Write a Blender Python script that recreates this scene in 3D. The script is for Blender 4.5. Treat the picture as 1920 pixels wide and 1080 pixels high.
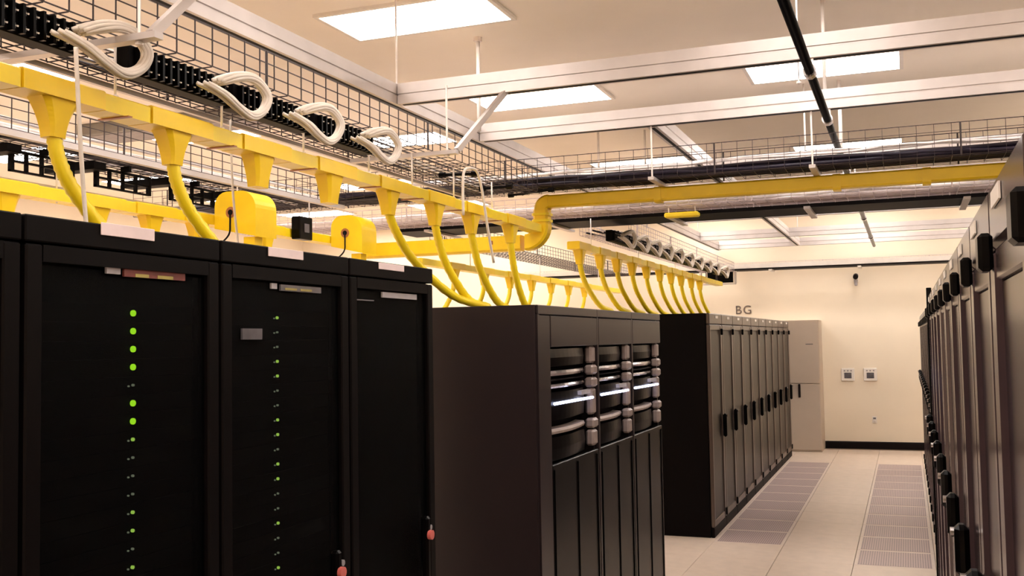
import bpy, math, random
from mathutils import Vector, Matrix
random.seed(7)
C = bpy.context.scene.collection
for o in list(bpy.data.objects): bpy.data.objects.remove(o)

# ------------------------------------------------------------------ camera, light, exposure
YAW, PITCH, ROLL, FPX, EYE = 0.37045348, 0.05187295, -0.01696836, 1898.2, 1.80
sc = bpy.context.scene
f = Vector((-math.sin(YAW)*math.cos(PITCH), math.cos(YAW)*math.cos(PITCH), math.sin(PITCH)))
r = Vector((math.cos(YAW), math.sin(YAW), 0)); u = r.cross(f)
r2 = math.cos(ROLL)*r + math.sin(ROLL)*u; u2 = -math.sin(ROLL)*r + math.cos(ROLL)*u
cam = bpy.data.cameras.new('camera'); cam.sensor_width = 36; cam.lens = FPX/1920*36
cam.clip_start = .02
co = bpy.data.objects.new('camera', cam); C.objects.link(co)
co.matrix_world = Matrix(((r2.x, u2.x, -f.x, 0), (r2.y, u2.y, -f.y, 0), (r2.z, u2.z, -f.z, EYE), (0, 0, 0, 1)))
sc.camera = co
sc.view_settings.view_transform = 'Standard'; sc.view_settings.look = 'None'
sc.view_settings.gamma = 1; sc.view_settings.use_curve_mapping = False
sc.view_settings.exposure = 0.42
LAMP = 13.0
w = bpy.data.worlds.new('world'); sc.world = w; w.use_nodes = True
w.node_tree.nodes['Background'].inputs[0].default_value = (1, .9, .8, 1)
w.node_tree.nodes['Background'].inputs[1].default_value = .02

# ------------------------------------------------------------------ materials
def mat(name, col, rough=.5, metal=0., spec=.5, noise=0., nscale=20., bump=0., bscale=60., emit=None, estr=0, stretch=None, coat=0):
    m = bpy.data.materials.new(name); m.use_nodes = True; nt = m.node_tree; b = nt.nodes['Principled BSDF']
    b.inputs['Base Color'].default_value = (*col, 1); b.inputs['Roughness'].default_value = rough
    b.inputs['Metallic'].default_value = metal; b.inputs['Specular IOR Level'].default_value = spec
    b.inputs['Coat Weight'].default_value = coat
    tc = nt.nodes.new('ShaderNodeTexCoord'); mp = nt.nodes.new('ShaderNodeMapping')
    nt.links.new(tc.outputs['Object'], mp.inputs[0])
    if stretch: mp.inputs['Scale'].default_value = stretch
    if noise:
        n = nt.nodes.new('ShaderNodeTexNoise'); n.inputs['Scale'].default_value = nscale; n.inputs['Detail'].default_value = 3
        nt.links.new(mp.outputs[0], n.inputs['Vector'])
        rp = nt.nodes.new('ShaderNodeValToRGB'); rp.color_ramp.elements[0].position = .3; rp.color_ramp.elements[1].position = .7
        rp.color_ramp.elements[0].color = (*[c*(1-noise) for c in col], 1)
        rp.color_ramp.elements[1].color = (*[min(1, c*(1+noise)) for c in col], 1)
        nt.links.new(n.outputs['Fac'], rp.inputs[0]); nt.links.new(rp.outputs[0], b.inputs['Base Color'])
    if bump:
        n2 = nt.nodes.new('ShaderNodeTexNoise'); n2.inputs['Scale'].default_value = bscale
        nt.links.new(mp.outputs[0], n2.inputs['Vector'])
        bp = nt.nodes.new('ShaderNodeBump'); bp.inputs['Strength'].default_value = bump; bp.inputs['Distance'].default_value = .01
        nt.links.new(n2.outputs['Fac'], bp.inputs['Height']); nt.links.new(bp.outputs[0], b.inputs['Normal'])
    if emit:
        b.inputs['Emission Color'].default_value = (*emit, 1); b.inputs['Emission Strength'].default_value = estr
    return m
WALL = mat('wall_paint', (.83, .72, .57), .7, noise=.03, nscale=1.5, bump=.03, bscale=120)
CEIL = mat('ceiling_paint', (.95, .86, .76), .8, noise=.03, nscale=1.2)
TILE = mat('floor_tile_laminate', (.80, .66, .555), .32, noise=.05, nscale=9)
SLAB = mat('floor_slab', (.20, .16, .13), .8, noise=.1)
SKIRT = mat("skirting", (.006, .003, .003), .6, spec=.15, noise=.1)
ALU = mat('aluminium_strut', (.60, .54, .52), .35, .4, noise=.06, nscale=6)
GALV = mat('galvanised', (.80, .72, .68), .35, .5, noise=.08, nscale=30)
RODM = mat('rod_zinc', (.85, .78, .74), .4, .3, noise=.05)
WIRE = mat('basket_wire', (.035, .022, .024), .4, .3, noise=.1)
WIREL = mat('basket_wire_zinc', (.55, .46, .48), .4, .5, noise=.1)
BLACK = mat('black_powder_coat', (.003, .002, .002), .5, spec=.06, noise=.15)
BLKG = mat('black_gloss', (.002, .0015, .0015), .28, spec=.09, noise=.1)
DARKP = mat('dark_grey_panel', (.016, .010, .011), .32, 0, spec=.35, noise=.06, nscale=3)
DOORB = mat('brown_grey_door', (.012, .008, .006), .36, 0, spec=.3, noise=.1, nscale=4, stretch=(1, 6, .3))
FRAMEB = mat('door_frame_lit', (.085, .060, .048), .30, .15, noise=.06)  # paler than the door: reflections along the frame strips put into the colour
DOORR = mat('satin_bronze_door', (.020, .010, .013), .22, 0, noise=.08, nscale=5, stretch=(1, 6, .3))
FRAMER = mat('satin_door_frame', (.045, .028, .030), .20, .1, noise=.06)
YEL = mat('yellow_duct', (.97, .64, .012), .38, noise=.05, nscale=8)
YELC = mat('yellow_duct_cover', (.92, .66, .012), .35, noise=.05, nscale=8)
YELT = mat('yellow_flex_tube', (.97, .72, .012), .35, noise=.05, nscale=8)
ORG = mat('rust_bracket', (.42, .15, .05), .5, noise=.1)
WHT = mat('white_cable', (.85, .76, .68), .45, noise=.05)
PURP = mat('dark_violet_cable', (.016, .011, .024), .45, spec=.3, noise=.25, nscale=12)
PALEC = mat('pale_cable', (.92, .86, .88), .35, noise=.1)
LABEL = mat('paper_label', (.72, .58, .58), .6, noise=.05)
LABG = mat('grey_label', (.30, .27, .28), .6, noise=.1)
REDT = mat('red_tag', (.13, .025, .02), .5, noise=.1); YTAG = mat('yellow_tag', (.30, .24, .06), .5, noise=.1)
PINK = mat('red_lock', (.62, .14, .12), .35, noise=.1)
CHROME = mat('brushed_chrome', (.42, .39, .39), .16, .95, noise=.06)
CREAM = mat('cream_bezel', (.26, .20, .18), .35, .2, noise=.1)
BEIGE = mat('beige_cabinet', (.50, .41, .33), .45, noise=.03, nscale=4)
PLATE = mat('white_plate', (.80, .74, .68), .45, noise=.03); SCRN = mat('grey_screen', (.10, .09, .10), .3, noise=.3)
LTR = mat('grey_lettering', (.16, .12, .10), .6, noise=.05)
LIGHT = mat('lamp_diffuser', (.9, .9, .9), .5, emit=(1, .93, .87), estr=LAMP)
GLED = mat('led_green', (.3, .6, .05), .4, emit=(.42, .95, .02), estr=3.2)
GLEDM = mat('led_green_mid', (.3, .6, .05), .4, emit=(.5, .85, .12), estr=2.2)
GLEDD = mat('led_dim', (.3, .35, .2), .4, emit=(.55, .62, .42), estr=.7)
BLUE = mat('blue_light_bar', (.6, .7, 1), .4, emit=(.62, .68, 1), estr=6)
# perforated tile: pale frame with grey dotted field
PERF = bpy.data.materials.new('perforated_steel_tile'); PERF.use_nodes = True
nt = PERF.node_tree; b = nt.nodes['Principled BSDF']; b.inputs['Roughness'].default_value = .4
tc = nt.nodes.new('ShaderNodeTexCoord'); vo = nt.nodes.new('ShaderNodeTexVoronoi'); vo.inputs['Scale'].default_value = 55; vo.inputs['Randomness'].default_value = 0
rp = nt.nodes.new('ShaderNodeValToRGB'); rp.color_ramp.elements[0].position = .30; rp.color_ramp.elements[1].position = .36
rp.color_ramp.elements[0].color = (.16, .12, .12, 1); rp.color_ramp.elements[1].color = (.60, .455, .44, 1)
nt.links.new(tc.outputs['Object'], vo.inputs['Vector']); nt.links.new(vo.outputs['Distance'], rp.inputs[0]); nt.links.new(rp.outputs[0], b.inputs['Base Color'])
TRIMT = mat('tile_trim', (.80, .68, .60), .3, noise=.03)
# perforated door: seen from afar the holes blend into part-transparent black
MESHD = bpy.data.materials.new('perforated_door_mesh'); MESHD.use_nodes = True
nt = MESHD.node_tree; b = nt.nodes['Principled BSDF']; b.inputs['Base Color'].default_value = (.001, .001, .001, 1); b.inputs['Roughness'].default_value = .5
b.inputs['Specular IOR Level'].default_value = .06
tr = nt.nodes.new('ShaderNodeBsdfTransparent'); mx = nt.nodes.new('ShaderNodeMixShader')
mx.inputs[0].default_value = .6
nt.links.new(tr.outputs[0], mx.inputs[1]); nt.links.new(b.outputs[0], mx.inputs[2])
nt.links.new(mx.outputs[0], nt.nodes['Material Output'].inputs[0])

# ------------------------------------------------------------------ geometry helpers
class MB:
    def __init__(s): s.v = []; s.f = []
    def box(s, x0, x1, y0, y1, z0, z1, ch=0.):
        if ch <= 0:
            n = len(s.v)
            s.v += [(x, y, z) for z in (z0, z1) for y in (y0, y1) for x in (x0, x1)]
            s.f += [tuple(n+i for i in q) for q in ((0, 2, 3, 1), (4, 5, 7, 6), (0, 1, 5, 4), (2, 6, 7, 3), (0, 4, 6, 2), (1, 3, 7, 5))]
            return s
        c = ch; n = len(s.v); X = (x0, x1); Y = (y0, y1); Z = (z0, z1); idx = {}
        for i in (0, 1):
            for j in (0, 1):
                for k in (0, 1):
                    dx = c if i == 0 else -c; dy = c if j == 0 else -c; dz = c if k == 0 else -c
                    for a, p in enumerate(((X[i], Y[j]+dy, Z[k]+dz), (X[i]+dx, Y[j], Z[k]+dz), (X[i]+dx, Y[j]+dy, Z[k]))):
                        idx[(i, j, k, a)] = len(s.v); s.v.append(p)
        F = lambda *q: s.f.append(tuple(idx[t] for t in q))
        for i in (0, 1): F((i, 0, 0, 0), (i, 1, 0, 0), (i, 1, 1, 0), (i, 0, 1, 0))
        for j in (0, 1): F((0, j, 0, 1), (1, j, 0, 1), (1, j, 1, 1), (0, j, 1, 1))
        for k in (0, 1): F((0, 0, k, 2), (1, 0, k, 2), (1, 1, k, 2), (0, 1, k, 2))
        for i in (0, 1):
            for j in (0, 1): F((i, j, 0, 0), (i, j, 1, 0), (i, j, 1, 1), (i, j, 0, 1))
            for k in (0, 1): F((i, 0, k, 0), (i, 1, k, 0), (i, 1, k, 2), (i, 0, k, 2))
        for j in (0, 1):
            for k in (0, 1): F((0, j, k, 1), (1, j, k, 1), (1, j, k, 2), (0, j, k, 2))
        for i in (0, 1):
            for j in (0, 1):
                for k in (0, 1): F((i, j, k, 0), (i, j, k, 1), (i, j, k, 2))
        return s
    def tube(s, pts, rad, n=6, cap=True, rads=None, squash=None):
        pts = [Vector(p) for p in pts]; rings = []
        up = Vector((0, 0, 1)); prev = None
        for i, p in enumerate(pts):
            t = (pts[min(i+1, len(pts)-1)] - pts[max(i-1, 0)]).normalized()
            if prev is None:
                a = t.cross(up if abs(t.z) < .9 else Vector((1, 0, 0))).normalized()
            else:
                a = (prev - t*prev.dot(t)).normalized()
            prev = a; bb = t.cross(a); R = rads[i] if rads else rad
            ring = []
            for k in range(n):
                th = 2*math.pi*k/n + math.pi/n
                q = p + (a*math.cos(th) + bb*math.sin(th))*R
                ring.append(len(s.v)); s.v.append(tuple(q))
            rings.append(ring)
        for A, B in zip(rings, rings[1:]):
            for k in range(n): s.f.append((A[k], A[(k+1) % n], B[(k+1) % n], B[k]))
        if cap: s.f.append(tuple(reversed(rings[0]))); s.f.append(tuple(rings[-1]))
        return s
    def sweep(s, rings):                      # rings: lists of points with equal counts, closed
        R = []
        for ring in rings:
            R.append(list(range(len(s.v), len(s.v)+len(ring)))); s.v += [tuple(p) for p in ring]
        n = len(R[0])
        for A, B in zip(R, R[1:]):
            for k in range(n): s.f.append((A[k], A[(k+1) % n], B[(k+1) % n], B[k]))
        s.f.append(tuple(reversed(R[0]))); s.f.append(tuple(R[-1]))
        return s
    def prism(s, poly, axis, a0, a1):         # poly in the two other axes, order-preserving
        def P(p, a):
            return {'x': (a, p[0], p[1]), 'y': (p[0], a, p[1]), 'z': (p[0], p[1], a)}[axis]
        return s.sweep([[P(p, a0) for p in poly], [P(p, a1) for p in poly]])
    def build(s, name, m, parent=None, smooth=False, kind=None, label=None, loc=None):
        import bmesh
        me = bpy.data.meshes.new(name); me.from_pydata(s.v, [], s.f)
        bm = bmesh.new(); bm.from_mesh(me); bmesh.ops.recalc_face_normals(bm, faces=bm.faces); bm.to_mesh(me); bm.free()
        me.materials.append(m)
        if smooth: me.shade_smooth()
        return link(name, me, parent, kind, label, loc)
def link(name, me, parent=None, kind=None, label=None, loc=None):
    o = bpy.data.objects.new(name, me); C.objects.link(o)
    if parent is not None: o.parent = parent
    if loc is not None: o.location = loc
    if kind: o['kind'] = kind
    if label: o['label'] = label
    return o
def tag(o, label, cat, group=None):
    o['label'] = label; o['category'] = cat
    if group: o['group'] = group
    return o
def thing(name, label, cat, loc=(0, 0, 0), group=None):
    o = bpy.data.objects.new(name, None); C.objects.link(o); o.location = loc; o.empty_display_size = .05
    return tag(o, label, cat, group)
def dup(root, loc, label=None):
    c = root.copy(); C.objects.link(c); c.location = loc
    if label: c['label'] = label
    for ch in list(root.children):
        d = ch.copy(); C.objects.link(d); d.parent = c
        for g in list(ch.children):
            e = g.copy(); C.objects.link(e); e.parent = d
    return c
def box(*a, ch=0.): return MB().box(*a, ch=ch)
ORD = ['nearest', 'second', 'third', 'fourth', 'fifth', 'sixth', 'seventh', 'eighth', 'ninth', 'tenth', 'eleventh', 'twelfth', 'thirteenth',
       'fourteenth', 'fifteenth', 'sixteenth', 'seventeenth', 'eighteenth', 'nineteenth', 'twentieth']
def nth(i): return ORD[i]
def smooth_path(pts, n=6):
    P = [Vector(p) for p in pts]; P = [P[0]*2-P[1]] + P + [P[-1]*2-P[-2]]; out = []
    for i in range(1, len(P)-2):
        a, b_, c, d = P[i-1:i+3]
        for k in range(n):
            t = k/n
            out.append(.5*((2*b_) + (-a+c)*t + (2*a-5*b_+4*c-d)*t*t + (-a+3*b_-3*c+d)*t**3))
    out.append(P[-2]); return out

# ------------------------------------------------------------------ room shell
XL, XR, Y0, Y1, H = -11.0, 2.6, -3.2, 17.0, 3.95
floor = box(XL, XR, Y0, Y1, -.25, -.030).build('floor', SLAB, kind='structure')
box(XL, XR, Y0, Y1, H, H+.2).build('ceiling', CEIL, kind='structure')
box(XL-.2, XR+.2, Y1, Y1+.2, -.25, H+.2).build('wall_back', WALL, kind='structure')
box(XL-.2, XR+.2, Y0-.2, Y0, -.25, H+.2).build('wall_front', WALL, kind='structure')
box(XL-.2, XL, Y0, Y1, -.25, H+.2).build('wall_left', WALL, kind='structure')
box(XR, XR+.2, Y0, Y1, -.25, H+.2).build('wall_right', WALL, kind='structure')
MB().prism([(Y1, 0), (Y1, .115), (Y1-.012, .115), (Y1-.02, .10), (Y1-.02, 0)], 'x', -1.27, XR).build('baseboard_back', SKIRT, kind='structure')
# raised floor: 600 mm panels; the ones in view are pieces of their own
T = .60; TX0, TY0 = -1.65, 9.05
tile_me = box(.0015, T-.0015, .0015, T-.0015, -.03, 0, ch=.0015).build('floor_tile', TILE, floor)
tm = tile_me.data; bpy.data.objects.remove(tile_me)
pt = box(.002, T-.002, .002, T-.002, -.03, 0, ch=.0015).build('x', TRIMT); trim_m = pt.data; bpy.data.objects.remove(pt)
pf = box(.028, T-.028, .028, T-.028, -.02, .0015).build('x', PERF); perf_m = pf.data; bpy.data.objects.remove(pf)
rest = MB()
ix0, ix1, iy0, iy1 = -16, 7, -20, 13
for i in range(ix0, ix1+1):
    for j in range(iy0, iy1+1):
        x = TX0+i*T; y = TY0+j*T
        if x+T > XR+.01 or y+T > Y1+.01 or y < Y0-.01: continue
        if i in (0, 2) and 0 <= j <= 9 or (i == 2 and j == -1):
            o = link('perforated_tile', trim_m, floor, loc=(x, y, 0)); o['label'] = 'pale-edged perforated floor tile with a grey dotted field'
            g = link('grille', perf_m, o)
        elif -2 <= i <= 3 and -4 <= j <= 12:
            link('floor_tile', tm, floor, loc=(x, y, 0))
        else:
            rest.box(x+.0015, x+T-.0015, y+.0015, y+T-.0015, -.03, 0)
rest.build('outer_floor_tiles', TILE, floor, kind='stuff')

# ------------------------------------------------------------------ ceiling lights
cols = [(-9.6, 'outermost left column'), (-7.2, 'far-left column'), (-3.545, 'above the baskets'), (-1.15, 'above the aisle'), (1.25, 'rightmost column')]
rows = [(-1.6, 'added unseen behind the viewer'), (.9, 'added unseen overhead of the viewer'), (3.3, 'added unseen just in front of the viewer'), (5.61, 'row before the first cross beam'), (8.06, 'row between the first two cross beams'),  # the three rows around the viewer are added out of view for lighting
        (10.1, 'row added for light behind the second cross beam'), (11.72, 'row above the violet cable tray'), (14.0, 'row beyond the black tray'), (15.75, 'row nearest the end wall')]  # the row behind the second beam is added only for its light
lamp = thing('ceiling_light', '', 'light', group='ceiling light panels')
fr = MB()
fr.box(0, 1.2, 0, .03, -.022, .0); fr.box(0, 1.2, .57, .6, -.022, .0); fr.box(0, .03, .03, .57, -.022, 0); fr.box(1.17, 1.2, .03, .57, -.022, 0)
fr.build('frame', PLATE, lamp)
box(.03, 1.17, .03, .57, -.021, -.001).build('diffuser', LIGHT, lamp)
first = True
for x, cn in cols:
    for y, rn in rows:
        if y == 10.1 and x in (-7.2, -3.545, -1.15): continue
        L = 'ceiling light panel, ' + cn + ', ' + rn
        if first: lamp.location = (x, y, H); lamp['label'] = L; first = False
        else: dup(lamp, (x, y, H), L)

dup(lamp, (-5.57, 9.2, H), 'ceiling light panel seen through the far end of the near wire basket')

t = thing('ceiling_unit', 'dark grey flat box mounted on the ceiling at far left', 'ceiling box')
box(-7.4, -5.2, 7.5, 7.96, 3.84, H, ch=.01).build('casing', mat('grey_unit', (.22, .20, .18), .5, noise=.05), t)
box(-7.3, -5.3, 7.56, 7.90, 3.835, 3.84).build('cover', LABG, t)

# ------------------------------------------------------------------ ceiling support frame
def beam_profile(c, zb):          # double channel seen on edge; (across, z) outline with a groove and lips
    a = .035; h = .125
    return [(c-a, zb), (c+a, zb), (c+a, zb+.05), (c+a-.008, zb+.053), (c+a-.008, zb+.059), (c+a, zb+.062), (c+a, zb+h), (c-a, zb+h), (c-a, zb+.062), (c-a+.008, zb+.059), (c-a+.008, zb+.053), (c-a, zb+.05)]
ZB = 3.23
def cross_beam(y, x0, x1, label):
    t = thing('support_beam', label, 'beam', group='aluminium beams of the ceiling support frame')
    MB().prism(beam_profile(y, ZB), 'x', x0, x1).build('channel', ALU, t)
    m = MB().prism([(y-.012, ZB-.0015), (y+.012, ZB-.0015), (y+.012, ZB), (y-.012, ZB)], 'x', x0+.02, x1-.02); m.build('slot', BLACK, t)
    return t
def long_beam(x, y0, y1, label):
    t = thing('support_beam', label, 'beam', group='aluminium beams of the ceiling support frame')
    MB().prism(beam_profile(x, ZB), 'y', y0, y1).build('channel', ALU, t)
    m = MB().prism([(x-.012, ZB-.0015), (x+.012, ZB-.0015), (x+.012, ZB), (x-.012, ZB)], 'y', y0+.02, y1-.02); m.build('slot', BLACK, t)
    return t
names = ['first aluminium cross beam, starting at the corner joint above the wire basket', 'second aluminium cross beam, glaring white under a light panel', 'third cross beam, partly behind the violet cable tray',
         'fourth cross beam, seen just under the yellow crossing duct', 'fifth cross beam, behind the black cable tray', 'sixth cross beam, upper of the two grey bars before the end wall',
         'last cross beam, lower of the two grey bars before the end wall']
BY = [5.40, 6.66, 8.9, 10.2, 12.5, 15.0, 16.6]
for y, n in zip(BY, names): cross_beam(y, -2.80, XR, n)
cross_beam(3.02, -2.80, -1.2, 'short aluminium cross stub above the near end of the wire basket')
long_beam(-2.84, .2, 16.8, 'long aluminium beam running beside the wire basket toward the end wall')
long_beam(-1.56, 6.70, 16.56, 'lengthwise aluminium beam starting at the second cross beam, left of the sprinkler pipe')

def rod(x, y, z0, z1, label, rad=.006, nuts=True, cat='rod', grp='threaded hanger rods'):
    t = thing('hanger_rod', label, cat, (x, y, z0), grp)
    MB().tube([(0, 0, 0), (0, 0, z1-z0)], rad, 8).build('shaft', RODM, t, smooth=True)
    if nuts:
        for z in (.006,):
            MB().tube([(0, 0, z), (0, 0, z+.012)], .014, 6).build('nut', GALV, t)
    return t
rod(-2.84, 5.43, ZB+.11, H, 'hanger rod above the corner joint of the first cross beam')
t = rod(-2.76, 6.52, ZB+.05, H, 'thick white hanger rod between the first and second cross beams', .014)
MB().tube([(0, 0, H-ZB-.08), (0, 0, H-ZB-.05)], .03, 8).build('flange', GALV, t)
rod(-2.90, 10.0, 2.93, H, 'white hanger rod left of the lengthwise beam, behind the second cross beam', .013)
rod(-2.45, 10.17, 2.93, H, 'white hanger rod right beside the lengthwise beam start', .011)
rod(-.43, 6.66, ZB+.11, H, 'thick white hanger rod right of the sprinkler pipe above the second beam', .012)
rod(-.53, 6.0, 3.25, H, 'thin dark-looking hanger rod between pipe and white rod', .004)
rod(-.46, 8.9, ZB+.11, H, 'white hanger rod above the third beam, right of the pipe', .016)
rod(-.75, 8.9, ZB+.11, H, 'short white hanger rod above the third beam, left of the pipe', .008)
for x, y, n in [(-2.84, 12.5, 'on the fifth beam'), (-2.84, 15.0, 'on the sixth beam'), (-.5, 12.5, 'over the aisle on the fifth beam'), (-.5, 15.0, 'over the aisle on the sixth beam'), (-1.56, 16.6, 'on the last cross beam'),
                (-2.84, 2.4, 'near the viewer on the long beam'), (1.6, 5.40, 'on the first beam over the right rack row'), (1.6, 6.66, 'on the second beam over the right rack row'), (1.6, 10.2, 'on the fourth beam over the right rack row')]:
    rod(x, y, ZB+.11, H, 'hanger rod standing ' + n, .009)

# trapeze bars under basket one with diagonal braces
def trapeze(y, x0, x1, z, label, brace, rodx, rz):
    t = thing('trapeze_bracket', label, 'bracket', (0, 0, 0), 'trapeze brackets under the wire basket')
    MB().prism([(y-.021, z), (y+.021, z), (y+.021, z+.022), (y-.021, z+.022)], 'x', x0, x1).build('bar', ALU, t)
    a, b_ = brace
    MB().tube([a, b_], .022, 4).build('brace', ALU, t, label='diagonal brace rising to the beam')
    MB().tube([(rodx, y, z), (rodx, y, rz)], .006, 8).build('rod', RODM, t)
    MB().tube([(rodx, y, z-.012), (rodx, y, z)], .014, 6).build('nut', GALV, t)
    return t
trapeze(2.60, -3.0, -2.22, 2.795, 'trapeze bar crossing under the basket above the first white cable loop', ((-2.25, 2.60, 2.812), (-2.20, 3.02, 3.25)), -2.30, H)
trapeze(4.98, -2.895, -2.24, 2.818, 'trapeze bar under the basket with a brace rising to the first cross beam', ((-2.25, 5.0, 2.84), (-2.11, 5.40, 3.25)), -2.30, 3.2)

# ------------------------------------------------------------------ wire baskets
def basket(label, axis, a0, a1, b0, b1, zb, h, m=WIRE, pitch=.1, rows_=3, lat=.05, rad=.0028, group='wire cable baskets'):
    """axis: run direction; a = run extent, b = lateral extent"""
    t = thing('wire_basket', label, 'cable basket', (0, 0, 0), group)
    def P(a, b_, z): return (b_, a, z) if axis == 'y' else (a, b_, z)
    fl = MB(); nb = max(1, round((b1-b0)/lat))
    for k in range(nb+1):
        b_ = b0+(b1-b0)*k/nb; fl.tube([P(a0, b_, zb), P(a1, b_, zb)], rad, 4)
    n = int(round((a1-a0)/pitch))
    for k in range(n+1):
        a = a0+k*pitch; fl.tube([P(a, b0, zb-.003), P(a, b1, zb-.003)], rad, 4)
    fl.build('wire_floor', m, t)
    for b_, s in ((b0, -1), (b1, 1)):
        sd = MB()
        for k in range(1, rows_+1):
            sd.tube([P(a0, b_, zb+h*k/rows_), P(a1, b_, zb+h*k/rows_)], rad*(1.5 if k == rows_ else 1), 4)
        for k in range(n+1):
            a = a0+k*pitch; sd.tube([P(a, b_+.003*s, zb), P(a, b_+.003*s, zb+h)], rad, 4)
        sd.build('wire_side', m, t)
        for a in [a0+.35+1.5*k for k in range(int((a1-a0)/1.5))]:
            MB().tube([P(a, b_, zb-.004), P(a, b_, zb+h)], .006, 5).build('splice_clip', m, t)
    return t
basket('near lengthwise black wire basket carrying the white cable loops', 'y', .1, 6.7, -2.90, -2.40, 2.85, .15)
basket('lengthwise wire basket far left, behind the main yellow duct', 'y', 1.0, 6.7, -4.50, -3.95, 2.85, .15)
basket('crosswise wire basket filled with violet cables over the aisle', 'x', -6.0, XR-.05, 6.72, 7.08, 2.89, .20, rows_=4, rad=.0021)
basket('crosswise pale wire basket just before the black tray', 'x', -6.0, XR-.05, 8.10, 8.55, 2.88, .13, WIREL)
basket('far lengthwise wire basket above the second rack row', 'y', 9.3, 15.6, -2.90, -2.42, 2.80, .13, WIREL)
basket('far-left lengthwise basket beyond the black tray', 'y', 9.3, 15.6, -4.50, -4.0, 2.80, .13, WIRE)
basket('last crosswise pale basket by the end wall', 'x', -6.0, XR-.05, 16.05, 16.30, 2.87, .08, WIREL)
# rail along the far-left basket and white edge strips
tag(MB().prism([(-3.97, 2.815), (-3.935, 2.815), (-3.935, 2.845), (-3.97, 2.845)], 'y', 1.0, 6.66).build('edge_rail', ALU), 'bright metal rail along the lower edge of the far-left basket', 'rail')
tag(MB().prism([(-4.38, 2.62), (-4.33, 2.62), (-4.33, 2.69), (-4.38, 2.69)], 'y', 1.0, 6.6).build('strut_rail', CEIL), 'long beige rail under the far-left row of cable frames', 'rail')
tag(MB().prism([(-2.925, 2.825), (-2.905, 2.825), (-2.905, 2.845), (-2.925, 2.845)], 'y', .1, 6.6).build('edge_rail', ALU), 'bright metal rail along the outer edge of the near basket', 'rail')
# black tray crossing over the aisle
t = thing('cable_tray', 'solid black cable tray crossing above the aisle', 'cable tray')
MB().prism([(8.66, 2.86), (9.2, 2.86), (9.2, 2.95), (9.185, 2.95), (9.185, 2.875), (8.675, 2.875), (8.675, 2.95), (8.66, 2.95)], 'x', -4.6, XR-.05).build('trough', BLACK, t)
for x in (-4.2, -3.0, -1.9, -.75, .45, 1.6):
    box(x, x+.05, 8.55, 9.3, 2.835, 2.857).build('bracket', ALU, t)
t = thing('ladder_rail', 'bright white rail with a dark lower edge crossing before the end wall', 'rail')
MB().prism([(15.97, 2.86), (16.03, 2.86), (16.03, 2.93), (15.97, 2.93)], 'x', -6.0, XR-.05).build('rail', PLATE, t)
MB().prism([(15.98, 2.835), (16.33, 2.835), (16.33, 2.858), (15.98, 2.858)], 'x', -6.0, XR-.05).build('lower_edge', SKIRT, t)
for x in (-1.95, -.65, .7): box(x, x+.05, 15.96, 16.36, 2.81, 2.834).build('bracket', PLATE, t)

# violet cable bundle in the cross basket, pale bundle in the second
def bundle(label, x0, x1, ys, zs, n, m, rad, group, m2=None, name='cable_bundle'):
    t = thing(name, label, 'cables', (0, 0, 0), group)
    for k in range(n):
        y = random.uniform(*ys); z = random.uniform(*zs); pts = []
        N = 34
        ph = random.random()*6
        for i in range(N+1):
            x = x0+(x1-x0)*i/N
            yy = min(max(y+.02*math.sin(i*.7+ph)+random.uniform(-.008, .008), ys[0]), ys[1])
            zz = min(max(z+.012*math.sin(i*.9+ph*2)+random.uniform(-.004, .004), zs[0]), zs[1]); pts.append((x, yy, zz))
        MB().tube(pts, rad, 6).build('cable', m2 if (m2 and k % 4 == 0) else m, t, smooth=True)
    return t
bundle('thick bundle of dark violet cables lying in the crosswise basket', -5.9, XR-.1, (6.737, 7.06), (2.907, 2.945), 38, PURP, .0145, None)
bundle('pale cables painting the white highlight along the front edge of the violet bundle', -3.4, XR-.1, (6.735, 6.75), (2.966, 2.985), 4, PALEC, .008, None)  # pale strands paint the highlight on the lit front of the bundle
bundle('pale cables in the second crosswise basket', -5.9, XR-.1, (8.13, 8.5), (2.90, 2.95), 26, PALEC, .013, None, None)
def lbundle(label, x, y0, y1, zs, n, m, rad, m2=None):
    t = thing('cable_bundle', label, 'cables')
    for k in range(n):
        xx = random.uniform(*x); z = random.uniform(*zs); ph = random.random()*6; N = 24; pts = []
        for i in range(N+1):
            pts.append((xx+.012*math.sin(i*.6+ph), y0+(y1-y0)*i/N, min(max(z+.008*math.sin(i*.8+ph), zs[0]), zs[1])))
        MB().tube(pts, rad, 5).build('cable', m2 if (m2 and k % 3 == 0) else m, t, smooth=True)
lbundle('violet and pale cables on the outer side of the near basket', (-2.88, -2.72), .3, 6.66, (2.866, 2.90), 9, PURP, .009, PALEC)
lbundle('dark cables lying in the far-left lengthwise basket', (-4.44, -4.02), 1.1, 6.66, (2.866, 2.92), 16, PURP, .011, PALEC)
lbundle('dark cables lying in the far basket above the second rack row', (-2.86, -2.48), 9.35, 15.5, (2.815, 2.85), 8, PURP, .010, PALEC)

# black straps under the basket
for (a, b_, n) in [((-2.63, 5.62, 2.825), (-2.43, 5.66, 2.825), 'first'), ((-2.63, 6.25, 2.825), (-2.43, 6.24, 2.825), 'second'), ((-2.66, 6.86, 2.862), (-2.31, 6.74, 2.862), 'third, longest')]:
    t = thing('cable_strap', 'black strap with thick ends under the basket, %s from the viewer' % n, 'strap', (0, 0, 0), 'black straps under the wire basket')
    MB().tube([a, b_], .010, 6).build('bar', BLACK, t)
    for p in (a, b_): MB().tube([(p[0]-.02, p[1], p[2]), (p[0]+.02, p[1], p[2])], .018, 6).build('end_clip', BLACK, t)

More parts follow.
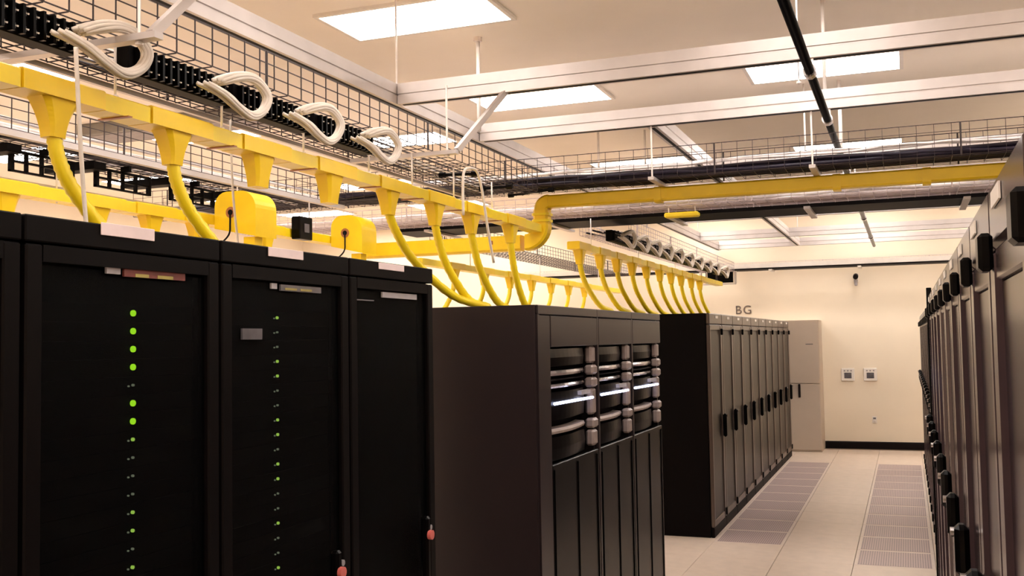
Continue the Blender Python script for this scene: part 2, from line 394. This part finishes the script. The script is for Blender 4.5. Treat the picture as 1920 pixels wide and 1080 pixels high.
# ------------------------------------------------------------------ patch panels + white cable loops
def patch_panel(label, group):
    t = thing('patch_panel', label, 'patch panel', group=group)          # local: front faces +x at x=0, length .54 along y, height .10
    box(-.06, 0, 0, .54, 0, .10, ch=.003).build('body', BLACK, t)
    rb = MB(); pr = MB(); tn = MB()
    for k in range(13):
        y = .035+k*.039
        rb.box(0, .022, y-.005, y+.005, .004, .096)
        for z in (.026, .074):
            pr.box(0, .006, y+.008, y+.022, z-.008, z+.008); tn.tube([(.004, y+.015, z), (.022, y+.015, z-.006)], .0035, 4)
    rb.build('divider_row', BLKG, t); pr.build('jack_row', SCRN, t, kind='stuff'); tn.build('plug_row', WHT, t, kind='stuff')
    return t
def loop(label, group, s=1.0, strands=9):
    t = thing('cable_loop', label, 'cable', group=group)               # local: y along row, z up; origin at panel right lower corner
    base = [(-.02, .045, .095), (.01, .095, .120), (.03, .165, .138), (.03, .235, .132), (.035, .29, .085), (.03, .265, .025), (.03, .19, -.012), (.03, .11, .004), (.015, .035, .040), (-.02, -.035, .070)]
    for k in range(strands):
        a = 2*math.pi*k/strands; rr = .013 if k else 0
        pts = []
        for i, (x, y, z) in enumerate(base):
            fan = 1.5 if i in (0, 1, 8) else (2.0 if i == 9 else 1)
            # radial offset in loop plane
            cy, cz = .17, .065; d = Vector((0, y-cy, z-cz)); d.normalize()
            o1 = rr*math.cos(a)*fan; o2 = rr*math.sin(a)*fan
            pts.append((x+o2+random.uniform(-.002, .002), (y+d.y*o1)*s, (z+d.z*o1)*s))
        MB().tube(smooth_path(pts, 5), .0078, 6).build('strand', WHT, t, smooth=True)
    return t
PX, PZ = -2.46, 2.742
g1 = 'black patch panels under the near wire basket'; g2 = 'white cable loops under the near wire basket'
p0 = patch_panel('black patch panel under the near basket, nearest to the viewer', g1)
l0 = loop('white cable loop under the near basket, nearest and largest in view', g2)
starts = [1.86, 2.50, 3.12, 3.70]
p0.location = (PX, 1.36, PZ)
dn = ['first', 'second', 'third', 'last']
for k, y in enumerate([1.88, 2.78, 3.36, 3.95]):
    y_ = [1.96, 2.73, 3.31, 3.90][k]
    dup(p0, (PX, y_, PZ), 'black patch panel ending at the %s white cable loop from the viewer' % dn[k])
for k, yr in enumerate([2.68, 3.37, 3.93, 4.49]):
    L = 'white bundled cable loop on the near basket, %s from the viewer' % dn[k]
    loc = (-2.385, yr-.275, 2.705)
    if k == 0: l0.location = loc; l0['label'] = L
    else:
        l = loop(L, g2); l.location = loc
# hanging brackets joining panels to basket
for k, y in enumerate([1.6, 2.2, 2.95, 3.55, 4.15]):
    tag(box(-2.52, -2.50, y, y+.03, PZ+.101, 2.8455).build('panel_bracket', BLACK), 'small black bracket above the %s patch panel of the near basket' % nth(k), 'bracket', 'patch panel brackets')
g3 = 'white cable loops above the second rack row'; g4 = 'patch panels above the second rack row'
fy = [9.26, 9.80, 10.33, 10.88, 11.45, 12.05, 12.65, 13.25, 13.85, 14.6]
pp = patch_panel('', g4)
lps = loop('', g3, 1.0, 6)
for k, y in enumerate(fy):
    LP = 'dark patch panel over the second rack row, %s from the viewer' % nth(k); LL = 'white cable loop over the second rack row, %s from the viewer' % nth(k)
    if k == 0:
        pp.location = (PX, y-.4, 2.69); pp['label'] = LP; lps.location = (-2.385, y-.29+.02, 2.66); lps['label'] = LL
    else:
        dup(pp, (PX, y-.4, 2.69), LP); dup(lps, (-2.385, y-.29+.02, 2.66), LL)
t = thing('end_frame', 'open grey end frame closing the far basket by the end wall', 'frame')
box(-2.95, -2.40, 15.58, 15.66, 2.60, 2.62).build('bottom', ALU, t)
for x in (-2.95, -2.85, -2.70, -2.42): box(x, x+.03, 15.58, 15.66, 2.62, 2.80).build('upright', DARKP if x > -2.9 and x < -2.5 else ALU, t)
box(-2.83, -2.44, 15.60, 15.64, 2.63, 2.79).build('back_panel', BLACK, t)
# far-left cable frames seen from behind
def cage(label, y, L):
    t = thing('cable_cage', label, 'frame', (-4.20, y, 2.70), 'black open cable frames under the far-left basket')
    for z in (0, .05, .10): box(-.01, .01, 0, L, z, z+.010).build('bar', BLACK, t)
    for k in range(5): box(-.012, .012, k*(L-.02)/4, k*(L-.02)/4+.02 if k in (0, 4) else k*(L-.02)/4+.009, 0, .11).build('upright', BLACK, t)
    box(-.012, .05, L/2-.01, L/2+.01, .11, .144).build('hanger', BLACK, t)
    box(-.3, .06, -.07, .02, .085, .13).build('cable_shelf', BLACK, t)
for k, (y, L) in enumerate([(3.2, .4), (3.82, .42), (4.40, .44), (5.02, .42), (5.64, .4)]):
    cage('black open cable frame under the far-left basket, %s from the viewer' % nth(k), y, L)

# ------------------------------------------------------------------ yellow fibre ducts
def duct_section(x, y0, y1, z, m, wd=.05, h=.055):
    p = [(x-wd, z), (x+wd, z), (x+wd, z+h), (x+wd-.008, z+h+.006), (x-wd+.008, z+h+.006), (x-wd, z+h)]
    return MB().prism(p, 'y', y0, y1)
def spout(parent, x, y, z, length=.12, w0=.07, w1=.03, side=0):
    """tapered funnel under the duct"""
    rings = []
    for i in range(9):
        tt = i/8; wy = w1+(w0-w1)*(1-tt)**2; wx = .045+(.028-.045)*tt; zz = z-length*tt
        rings.append([(x+sx*wx, y+sy*wy, zz) for sx, sy in ((-1, -.7), (-.7, -1), (.7, -1), (1, -.7), (1, .7), (.7, 1), (-.7, 1), (-1, .7))])
    return MB().sweep(rings).build('downspout', YEL, parent)
def flex(parent, pts, rad=.024):
    P = smooth_path(pts, 9); rads = [rad*(1.05 if i % 2 else .93) for i in range(len(P))]
    return MB().tube(P, rad, 10, rads=rads).build('flexible_tube', YELT, parent, smooth=True)
def trough(label, x, y0, y1, z, spouts, grp, joint=.9, wd=.05, xdir=1):
    t = thing('yellow_duct', label, 'cable duct', (0, 0, 0), grp)
    ys = [y0]
    for s in spouts: ys += [s[0]-.17, s[0]+.17]
    ys.append(y1)
    for i, (a, b_) in enumerate(zip(ys, ys[1:])):
        if b_-a < .02: continue
        tee = i % 2 == 1
        duct_section(x, a+.003, b_-.003, z, YEL if tee else YELC, wd+(.006 if tee else 0), .055+(.004 if tee else 0)).build('tee_section' if tee else 'straight_section', YEL if tee else YELC, t)
    for s in spouts:
        yy = s[0]; sp = spout(t, x, yy, z, .12 if s[1] else .13, .075, .032 if s[1] else .045)
        if s[1]:
            dy, zend, dx = s[1]; zz = z-.10
            flex(sp, [(x, yy, zz), (x+dx*.05, yy+dy*.06, zz-.09), (x+dx*.2, yy+dy*.22, zz-(zz-zend)*.5), (x+dx*.6, yy+dy*.6, zend+(zz-zend)*.12), (x+dx, yy+dy, zend)])
    return t
g = 'yellow fibre ducts running along the rack rows'
main = trough('main yellow duct above the near racks, with eight downspouts', -2.50, .6, 6.93, 2.585,
       [(1.30, (.35, 2.102, .2)), (2.44, (.33, 2.102, .12)), (3.0, (.36, 2.102, .12)), (3.53, None), (4.09, None), (4.67, (1.1, 2.01, .1)), (5.23, (.52, 2.0, .10)), (5.75, (.50, 2.0, .07)), (6.42, (.34, 2.0, .03))], g)
hy = [2.71, 3.29, 3.875, 4.47, 4.95, 5.5, 6.1]
for k, y in enumerate(hy):
    t = rod(-2.50, y, 2.648, 2.84, 'short rod hanging the main yellow duct from the basket, %s from the viewer' % nth(k), .005, False, 'rod', 'short rods carrying the main yellow duct')
    MB().tube([(0, 0, .0), (0, 0, .014)], .012, 6).build('nut', GALV, t)
    box(-.066, .066, -.010, .010, -.067, -.063).build('saddle', ORG, t)
fr_y = [8.25, 8.88, 9.45, 10.03, 10.64, 11.27, 11.86, 12.44, 13.07, 13.65]
sp = [(y, (.55, 2.048, .12)) for y in fr_y]
trough('far yellow duct above the second rack row, with ten curved drops', -2.58, 8.08, 15.2, 2.56, sp, g)
for y in (8.6, 10.3, 12.1, 14.2): rod(-2.58, y, 2.55, 2.80 if y > 9.3 else 2.87, 'short rod holding the far yellow duct at about %s of its length' % {8.6: 'the start', 10.3: 'a third', 12.1: 'half', 14.2: 'the end'}[y], .005)
t2 = trough('left yellow duct half hidden behind the near rack tops', -4.02, 1.6, 6.95, 2.545, [(2.9, None), (3.62, None), (4.22, None), (4.44+.2, None), (5.05, None), (5.75, None)], g)
trough('far-left yellow duct seen through the gap behind the near racks', -4.1, 8.2, 15.2, 2.50, [(y, (-.2, 2.03, -.15)) for y in (9.0, 9.75, 10.5, 11.2, 11.9, 12.6, 13.3)], g)
for y in (9.4, 11.5, 14.0): rod(-4.1, y, 2.50, 2.80, 'short rod carrying the far-left yellow duct, %s' % {9.4: 'near end', 11.5: 'middle', 14.0: 'far end'}[y], .005)
for y in (2.2, 3.95, 5.45, 6.3): rod(-4.02, y, 2.54, 2.85, 'short rod carrying the left yellow duct, %s' % {2.2: 'near end', 3.95: 'second', 5.45: 'between the housings', 6.3: 'before the second housing'}[y], .005)
# arched exit housings standing on the left duct
def housing(label, y, x0=-3.96, x1=-3.66):
    t = thing('duct_housing', label, 'duct housing', (0, 0, 0), 'yellow arched housings on the left duct')
    z0, z1 = 2.46, 2.745; R = .11
    arc = [(x1-R+R*math.cos(a), z1-R+R*math.sin(a)) for a in [i*math.pi/2/8 for i in range(9)]]
    arc2 = [(x0+R*.8-R*.8*math.sin(a), z1-R*.8+R*.8*math.cos(a)) for a in [i*math.pi/2/5 for i in range(6)]]
    poly = [(x0, z0+.06), (x1, z0)] + arc + arc2
    MB().prism(poly, 'y', y, y+.22).build('shell', YEL, t)
    MB().tube([(x0+.12, y-.004, z1-.13), (x0+.12, y+.01, z1-.13)], .035, 12).build('port', ORG, t)
    MB().tube([(x0+.12, y-.006, z1-.13), (x0+.12, y+.0, z1-.13)], .018, 10).build('knob', SKIRT, t)
    MB().tube(smooth_path([(x0+.12, y-.008, z1-.13), (x0+.13, y-.02, z1-.2), (x0+.12, y-.02, z1-.27), (x0+.05, y-.02, z1-.33)], 5), .006, 6).build('cord', SKIRT, t)
    box(x1-.10, x1-.02, y+.02, y+.10, z0-.13, z0).build('outlet', YEL, t)
    return t
housing('yellow arched housing above the second near rack, with a round black port', 5.14)
housing('yellow arched housing over the third near rack, next to the lower duct', 6.50, -3.96, -3.70)
t = thing('junction_box', 'small dark electrical box between the two yellow housings', 'box')
box(-3.963, -3.89, 5.98, 6.14, 2.53, 2.69, ch=.006).build('case', BLKG, t); box(-3.889, -3.885, 6.03, 6.09, 2.58, 2.64).build('cover', SCRN, t)
# crossing duct: low run, riser, high run
def round_rect_path(pts, w_, h_, label):
    pass
t = thing('yellow_duct', 'yellow crossing duct that rises with two elbows and spans the aisle', 'cable duct', (0, 0, 0), None)
yc = 7.0
def xsec(x, z, nx, nz, hw, hy_):    # rounded square ring normal to path in xz plane
    ring = []
    for (a, b_) in ((-1, -.75), (-.75, -1), (.75, -1), (1, -.75), (1, .75), (.75, 1), (-.75, 1), (-1, .75)):
        ring.append((x+nx*hw*a, yc+hy_*b_, z+nz*hw*a))
    return ring
zl, zh, xe = 2.52, 2.812, -2.47
MB().sweep([xsec(-3.95, zl+.0, 0, 1, .058, .05), xsec(xe-.16, zl, 0, 1, .058, .05)]).build('lower_run', YEL, t)
R1 = .125
MB().sweep([xsec(xe-R1+R1*math.sin(a), zl+R1-R1*math.cos(a), -math.sin(a), math.cos(a), .060, .052) for a in [i*math.pi/2/9 for i in range(10)]]).build('lower_elbow', YEL, t, smooth=False)
MB().sweep([xsec(xe, zl+R1, -1, 0, .056, .05), xsec(xe, zh-.06, -1, 0, .056, .05)]).build('riser', YEL, t)
for z in (zl+R1+.02, zh-.10): MB().sweep([xsec(xe, z, -1, 0, .066, .058), xsec(xe, z+.018, -1, 0, .066, .058)]).build('coupling', YELT, t)
R2 = .06
MB().sweep([xsec(xe+R2-R2*math.cos(a), zh-R2+R2*math.sin(a), -math.cos(a), math.sin(a), .052, .052) for a in [i*math.pi/2/6 for i in range(7)]]).build('upper_elbow', YEL, t)
MB().sweep([xsec(xe+R2, zh, 0, 1,   .046, .05), xsec(XR-.1, zh, 0, 1, .046, .05)]).build('upper_run', YEL, t)
for x in (-1.62, -.42, .13): MB().sweep([xsec(x, zh-.004, 0, 1, .054, .056), xsec(x+.05, zh-.004, 0, 1, .054, .056)]).build('coupling', YEL, t)
MB().tube([(-2.86, yc-.055, zl+.01), (-2.86, yc-.048, zl+.01)], .02, 4).build('warning_sticker', ORG, t)
# small support arms above the crossing duct
for k, (x, n) in enumerate([(-1.56, 'left'), (-.52, 'by the sprinkler pipe')]):
    t = thing('support_arm', 'short grey strut under the violet cable tray, %s' % n, 'bracket', group='struts crossing under the violet cable tray')
    MB().prism([(x-.02, 2.860), (x+.02, 2.860), (x+.02, 2.882), (x-.02, 2.882)], 'y', 6.62, 7.5).build('bar', ALU, t)
    MB().tube([(x, 6.66, 2.88), (x, 6.66, ZB)], .006, 6).build('rod', RODM, t)
tag(box(-1.83, -1.55, 8.2, 8.3, 2.79, 2.83, ch=.01).build('yellow_duct_end', YELC), 'short yellow duct piece hanging under the second crosswise basket', 'cable duct')
for x, n in ((-1.80, 'left'), (-1.58, 'right')): tag(MB().tube([(x, 8.25, 2.83), (x, 8.25, 2.875)], .005, 5).build('hanger_hook', GALV), '%s tiny hook holding the short yellow duct piece' % n, 'hook', 'hooks of the short yellow duct piece')

# ------------------------------------------------------------------ sprinkler pipe
t = thing('sprinkler_pipe', 'long black sprinkler pipe with silver couplings above the aisle', 'pipe')
MB().tube([(-.42, .5, 3.165), (-.42, 16.5, 3.165)], .024, 14).build('pipe', BLKG, t, smooth=True)
for y in (3.85, 5.40, 6.66, 8.0, 8.9, 10.2, 12.5, 15.0): MB().tube([(-.42, y-.035, 3.165), (-.42, y+.035, 3.165)], .034, 12).build('coupling', CHROME, t, smooth=False)
for y in (5.40, 6.66, 8.9, 10.2, 12.5, 15.0): box(-.44, -.40, y-.02, y+.02, 3.185, ZB).build('clamp', GALV, t)
# white cords
def cord(pts, label, rad=.006):
    return tag(MB().tube(smooth_path(pts, 6), rad, 6).build('white_cord', WHT, smooth=True), label, 'cord')
cord([(-2.40, 5.41, 2.54), (-2.40, 5.41, 2.70), (-2.40, 5.43, 2.80), (-2.40, 5.52, 2.835), (-2.40, 5.63, 2.825), (-2.40, 5.70, 2.72), (-2.40, 5.78, 2.5), (-2.40, 5.87, 2.29)], 'white cord looping over near the end of the main yellow duct', .009)
cord([(-2.34, 2.37, 2.72), (-2.345, 2.38, 2.65), (-2.36, 2.41, 2.45), (-2.38, 2.45, 2.25), (-2.38, 2.47, 2.08)], 'white cord hanging beside the first visible yellow drop', .007)
cord([(-2.9, 3.88, 2.85), (-2.9, 3.9, 2.5), (-2.9, 3.95, 2.2), (-2.9, 3.97, 2.08)], 'white cord hanging behind the second yellow drop', .006)

# ------------------------------------------------------------------ cabinets: near left row (A)
AF = -1.66
def cab_shell(t, w_, h, d, m, base=.04):
    """open-front body, front plane at x=0 facing +x, running y 0..w_, depth to -d"""
    s = MB(); th = .02
    s.box(-d, -.03, .002, th, 0, h); s.box(-d, -.03, w_-th, w_-.002, 0, h); s.box(-d, -.03, th, w_-th, h-th, h); s.box(-d, -.03, th, w_-th, 0, base); s.box(-d, -d+th, th, w_-th, base, h-th)
    s.build('body', m, t)
def near_cab(y0, w_, label):
    h = 2.075; t = thing('server_cabinet', label, 'server cabinet', (AF, y0, 0), 'near row of tall black server cabinets')
    cab_shell(t, w_, h, 1.09, BLACK)
    rl = MB(); rl.box(-.09, -.05, .03, .05, .04, h-.02); rl.box(-.09, -.05, w_-.05, w_-.03, .04, h-.02); rl.build('mounting_rails', BLACK, t)
    box(-.03, 0, .004, w_-.004, h-.055, h, ch=.003).build('top_rail', BLACK, t)
    dr = MB(); b0, b1 = .03, h-.06
    dr.box(-.028, 0, .006, .05, b0, b1, ch=.004); dr.box(-.028, 0, w_-.05, w_-.006, b0, b1, ch=.004); dr.box(-.028, 0, .05, w_-.05, b1-.035, b1); dr.box(-.028, 0, .05, w_-.05, b0, b0+.05)
    d = dr.build('door_frame', BLACK, t)
    box(-.016, -.014, .05, w_-.05, b0+.05, b1-.035).build('door_mesh', MESHD, d)
    hd = box(.0, .03, w_-.135, w_-.105, .95, 1.17, ch=.008).build('handle', BLKG, d)
    MB().tube([(.028, w_-.12, 1.105), (.042, w_-.12, 1.105)], .017, 14).build('lock', PINK, d, label='round red lock on the handle')
    MB().tube([(.0, w_-.085, 1.125), (.02, w_-.085, 1.125)], .010, 10).build('stud', LABG, d)
    return t
bounds = [.27, .91, 1.547, 2.180, 2.835, 3.453]
nm = ['nearest black server cabinet, outside the left edge of the picture', 'black server cabinet cut off by the left edge of the picture', 'black server cabinet with the tall column of bright green lights',
      'black server cabinet with the column of dim greenish lights', 'last black server cabinet of the near row, without lights']
A = []
for k in range(5):
    if k == 0: continue
    A.append(near_cab(bounds[k], bounds[k+1]-bounds[k], nm[k]))
def lab(par, y0, y1, z0, z1, m=LABEL, name='label', x=.0): return box(x, x+.003, y0, y1, z0, z1, ch=.0008).build(name, m, par)
lab(A[1], .208, .379, 2.050, 2.078, x=.001); lab(A[2], .208, .383, 2.048, 2.074, x=.001); lab(A[3], .19, .374, 2.050, 2.072, x=.001)
# marker strips behind the mesh
def strip(par, parts_):
    for (y0, y1, z0, z1, m, n) in parts_: box(-.012, -.006, y0, y1, z0, z1).build(n, m, par)
strip(A[1], [(.235, .278, 1.966, 1.984, LABG, 'marker'), (.29, .50, 1.962, 1.982, REDT, 'tag_strip')])
strip(A[1], [(.325, .37, 1.962, 1.970, YTAG, 'tag'), (.40, .455, 1.962, 1.970, YTAG, 'tag')])
for c in A[1].children:
    if c.name.startswith('tag') and not c.name.startswith('tag_strip'): c.location.x = .001
strip(A[2], [(.235, .262, 1.958, 1.974, LABG, 'marker'), (.28, .495, 1.954, 1.972, SCRN, 'tag_strip')])
for yy in (.30, .38): 
    o = box(-.005, -.004, yy, yy+.06, 1.957, 1.963).build('tag', YTAG, A[2])
strip(A[2], [(.10, .19, 1.815, 1.845, SCRN, 'marker')])
strip(A[3], [(.23, .49, 1.955, 1.974, LABG, 'tag_strip'), (.05, .17, 1.94, 1.944, SCRN, 'marker')])
# rack servers
def server(label, group, y0, z, w_, ly, led):
    t = thing('rack_server', label, 'server', (AF-.05, y0, z), group)
    box(-.70, 0, .052, w_-.052, 0, .041).build('chassis', BLACK, t)
    for yy in (.036, w_-.051): box(.001, .005, yy, yy+.015, .002, .039).build('ear', BLACK, t)
    rad = .0075 if led is GLED else (.0042 if led is GLEDM else .0030)
    MB().tube([(.0, ly, .022), (.005, ly, .022)], rad, 10).build('indicator_light', led, t)
    if led is not GLED: MB().tube([(0, ly-.014, .020), (.004, ly-.014, .020)], .0022, 6).build('indicator_light', GLEDD, t)
    return t
L1 = [GLED, GLED, GLED, GLED, GLEDD, GLED, GLED, GLEDM, GLEDD, GLEDD, GLEDD, GLEDM, GLEDM, GLEDD, GLEDM, GLEDD]
for k, l in enumerate(L1):
    st = {GLED.name: 'a bright green light', GLEDM.name: 'a soft green light', GLEDD.name: 'a barely lit light'}[l.name]
    server('black rack server with %s, %s from the top of the bright column' % (st, 'topmost' if k == 0 else nth(k)), 'servers in the cabinet with bright green lights', bounds[2], 1.858-k*.0425, bounds[3]-bounds[2], .365, l)
L2 = [GLEDM, GLEDD, GLEDD, GLEDM, GLEDM, GLEDD, GLEDD, GLEDM, GLEDM, GLEDD, GLEDM, GLEDM, GLEDD, GLEDD, GLEDM, GLEDD, GLEDD, GLEDM]
for k, l in enumerate(L2):
    st = 'a small green light' if l is GLEDM else 'a faint light'
    server('black rack server with %s, %s from the top of the dim column' % (st, 'topmost' if k == 0 else nth(k)), 'servers in the cabinet with dim lights', bounds[3], 1.856-k*.0423, bounds[4]-bounds[3], .322, l)

# ------------------------------------------------------------------ cabinets: storage bays (M)
MY = [4.613, 5.62, 6.40, 7.22]
def bay(k, label):
    y0, y1 = MY[k], MY[k+1]; w_ = y1-y0; h = 1.972
    t = thing('storage_cabinet', label, 'storage cabinet', (AF, y0, 0), 'storage cabinets with blue light bars')
    dl = .19 if k == 0 else .03; dr_ = w_-.03
    cab_shell(t, w_, h, 1.07, DARKP)
    box(-.03, .0, 0, w_, h-.045, h, ch=.004).build('top_rail', DARKP, t)
    box(-.03, -.002, .0, .028, 0, h-.046, ch=.002).build('front_post', DARKP, t)
    if k == 0: box(-.03, -.004, .03, dl-.004, 0, h-.05, ch=.002).build('filler_panel', DARKP, t)
    box(-.03, -.001, dl, w_-.004, 1.765, h-.05, ch=.004).build('upper_panel', DARKP, t)
    d = box(-.03, -.004, dl, w_-.004, .04, 1.175, ch=.004).build('lower_door', BLKG, t)
    for yy in (dl+.02, (dl+w_)/2, w_-.05): box(-.005, .002, yy, yy+.016, .08, 1.15, ch=.0).build('rib', BLKG, d)
    box(-.12, -.10, dl, w_-.004, 1.175, 1.765).build('inner_panel', BLACK, t)
    mid = w_-.02
    # disk enclosures with curved bezels
    def bez(z0, z1, m, bulge, name):
        rings = []
        N = 10; a0, a1 = dl+.01, mid-.13
        for i in range(N+1):
            tt = i/N; y = a0+(a1-a0)*tt; xx = -.045+bulge*math.sin(math.pi*tt)
            rings.append([(xx-.05, y, z0), (xx, y, z0+.004), (xx+.006, y, (z0+z1)/2), (xx, y, z1-.004), (xx-.05, y, z1)])
        return MB().sweep(rings).build(name, m, t, smooth=False)
    bez(1.66, 1.757, BLKG, .02, 'drive_shelf'); bez(1.612, 1.645, CHROME, .030, 'handle_bar'); bez(1.585, 1.602, BLKG, .01, 'drive_shelf')
    bez(1.548, 1.575, CHROME, .020, 'handle_bar'); bez(1.385, 1.535, BLKG, .025, 'controller_bezel')
    bez(1.315, 1.350, CREAM, .03, 'handle_bar'); bez(1.18, 1.305, BLKG, .02, 'drive_shelf')
    box(-.03, -.002, mid-.30, mid-.13, 1.498, 1.520).build('name_plate', LABG, t, label='small pale name plate')
    MB().tube([(-.012, dl+.07, 1.476), (.0, mid-.10, 1.474)], .0075, 8).build('light_bar', BLUE, t, label='glowing blue-white light bar')
    # lumpy cream column at the right side of the bay
    for z0, z1, bl in ((1.665, 1.762, .0), (1.60, 1.655, .012), (1.53, 1.585, .012), (1.375, 1.525, .0), (1.30, 1.355, .012), (1.20, 1.29, .006)):
        box(-.05, -.008+bl, mid-.085-bl, mid, z0, z1, ch=.012).build('corner_bezel', CREAM, t)
    return t
bay(0, 'storage cabinet nearest the viewer, with a broad greyish side panel and blue light bar')
bay(1, 'middle storage cabinet with a blue light bar, between its two neighbours')
bay(2, 'storage cabinet with a blue light bar farthest from the viewer')
o = box(AF-1.07, AF-.012, MY[0]-.012, MY[0]-.001, .02, 1.972, ch=.003).build('side_panel', DARKP)
sc_ = [q for q in C.objects if q.name == 'storage_cabinet'][0]
o.parent = sc_; o.matrix_parent_inverse = Matrix.Translation(-Vector(sc_.location))

# ------------------------------------------------------------------ perforated door cabinets (B and right rows)
def door_cab(label, group, w_, h, d, body, door, frame, face, hz, strap_top, hh_=.11, lh=.03):
    """face=+1: front faces +x. local front plane x=0"""
    s = face
    t = thing('server_cabinet', label, 'server cabinet', group=group)
    def bx(x0, x1, *a, ch=0.): 
        xa, xb = (x0*s, x1*s); return MB().box(min(xa, xb), max(xa, xb), *a, ch=ch)
    bx(-d, -.035, .003, w_-.003, .0, h, ch=.006).build('body', body, t)
    bx(-.034, -.004, .006, w_-.006, 0, .085, ch=.003).build('plinth', BLACK, t)
    bx(-.034, -.002, .004, w_-.004, h-.10, h, ch=.008).build('top_hood', frame, t)
    fr = MB(); z0, z1 = .09, h-.105
    def fb(x0, x1, *a, ch=0.):
        xa, xb = (x0*s, x1*s); fr.box(min(xa, xb), max(xa, xb), *a, ch=ch)
    fb(-.034, 0, .006, .052, z0, z1, ch=.006); fb(-.034, 0, w_-.10, w_-.006, z0, z1, ch=.010); fb(-.034, -.002, .052, w_-.1, z1-.05, z1, ch=.004); fb(-.034, -.002, .052, w_-.1, z0, z0+.06, ch=.004)
    dd = fr.build('door', frame, t)
    bx(-.034, -.010, .052, w_-.1, z0+.06, z1-.05, ch=.003).build('door_mesh', door, dd)
    hh = bx(.0, .035, w_-.085, w_-.035, hz-hh_, hz+hh_, ch=.012).build('handle', BLKG, dd)
    xa, xb = .034*s, .044*s
    MB().tube([(xa, w_-.06, hz+hh_-.02), (xb, w_-.06, hz+hh_-.02)], .011, 10).build('lock', CHROME, dd)
    if strap_top: bx(.0, .022, w_-.09, w_-.03, strap_top-lh, strap_top+lh, ch=.006).build('latch', BLKG, dd)
    bx(.0, .014, w_-.05, w_-.012, z0+.02, z0+.09, ch=.004).build('hinge', BLKG, dd)
    bx(-.001, .002, .30, .44, h-.045, h-.02).build('label', PLATE, t)
    return t
gB = 'second left row of bronze-doored cabinets'
W_B = .66
b0 = door_cab('', gB, W_B, 2.02, 1.09, BLACK, DOORB, FRAMEB, 1, .96, 1.85)
for k in range(10):
    L = 'dark cabinet with brown perforated door in the second left row, %s from the viewer' % nth(k)
    if k == 0: b0.location = (AF, 9.2, 0); b0['label'] = 'black-sided cabinet with brown perforated door, nearest of the second left row'
    else: dup(b0, (AF, 9.2+W_B*k, 0), L)
gR = 'right row of satin bronze cabinets'
W_R = .54
r0 = door_cab('', gR, W_R, 2.035, 1.0, DARKP, DOORR, FRAMER, -1, 1.25, 1.925, .065, .030)
RX = .13
for k in range(11):
    y = .74+W_R*k
    L = 'tall satin cabinet with perforated door in the near right row, %s from the viewer' % nth(k)
    if k == 0: r0.location = (RX, y, 0); r0['label'] = 'tall satin cabinet at the right edge of the picture, nearest of the right row'
    else: dup(r0, (RX, y, 0), L)
t = thing('row_end_post', 'dark full-height post ending the near right row of cabinets', 'post')
box(RX-.004, RX+.9, .74+W_R*11+.004, .74+W_R*11+.05, 0, 2.06, ch=.003).build('panel', BLACK, t)
box(RX-.010, RX+.02, .74+W_R*11+.0, .74+W_R*11+.03, 0, 2.08, ch=.003).build('edge', BLKG, t)
for k in range(15):
    dup(r0, (RX+.04, .74+W_R*11+.06+W_R*k, 0), 'satin cabinet beyond the dark post in the right row, %s after it' % (nth(k) if k else 'first'))

# ------------------------------------------------------------------ end wall things
t = thing('electrical_cabinet', 'tall beige cabinet standing against the end wall', 'cabinet')
cx0, cx1, cy = -2.02, -1.27, 16.36
box(cx0, cx1, cy+.02, Y1-.001, 0, 2.04, ch=.006).build('body', BEIGE, t)
d = box(cx0+.006, cx1-.006, cy, cy+.019, 1.06, 2.03, ch=.005).build('upper_door', BEIGE, t)
box(-1.47, -1.36, cy-.002, cy, 1.66, 1.672).build('label', SCRN, d)
d = box(cx0+.006, cx1-.006, cy, cy+.019, .03, 1.05, ch=.005).build('lower_door', BEIGE, t)
for x in (-1.60, -1.745): box(x, x+.035, cy-.03, cy, .84, 1.05, ch=.008).build('handle', SKIRT, t)
for k, x in enumerate((-.891, -.554)):
    t = thing('wall_panel', '%s of the two small square control plates on the end wall' % ('left' if k == 0 else 'right'), 'control panel', (x, Y1, 1.17), 'small square control plates')
    box(-.10, .10, -.03, 0, -.10, .10, ch=.006).build('plate', PLATE, t); box(-.055, .055, -.034, -.030, -.06, .03).build('display', SCRN, t)
    for q in (-.05, .0, .05): box(q-.012, q+.012, -.034, -.030, .05, .07).build('button', LABG, t)
t = thing('power_outlet', 'small white outlet low on the end wall', 'outlet', (-.515, Y1, .458))
box(-.035, .035, -.012, 0, -.055, .055, ch=.003).build('plate', PLATE, t); box(-.018, .018, -.03, -.012, -.03, .0, ch=.003).build('plug', PLATE, t)
box(-.02, .02, -.02, -.012, .012, .035).build('socket', SCRN, t)
t = thing('security_camera', 'small dark camera mounted high on the end wall', 'camera', (-.72, Y1, 2.70))
box(-.04, .04, -.02, 0, -.06, .06, ch=.003).build('mount', PLATE, t); MB().tube([(0, -.02, -.01), (0, -.07, -.01)], .014, 8).build('arm', LABG, t)
MB().tube([(0, -.05, .035), (0, -.16, .01)], .04, 14).build('housing', SKIRT, t); MB().tube([(0, -.08, -.03), (0, -.10, -.12)], .028, 12, rads=[.03, .022]).build('lamp_head', LABG, t)
# letters BG on the wall
cu = bpy.data.curves.new('sign_text', 'FONT'); cu.body = 'BG'; cu.size = .20; cu.extrude = .004; cu.align_x = 'CENTER'; cu.align_y = 'CENTER'; cu.space_character = 1.15
cu.materials.append(LTR); tmp = bpy.data.objects.new('tmp', cu); C.objects.link(tmp); bpy.context.view_layer.update()
me = bpy.data.meshes.new_from_object(tmp); bpy.data.objects.remove(tmp); me.name = 'wall_lettering'
o = bpy.data.objects.new('wall_lettering', me); C.objects.link(o); o.location = (-2.50, Y1-.006, 2.235); o.rotation_euler = (math.pi/2, 0, 0)
tag(o, 'grey letters BG on the end wall above the rack row', 'lettering')
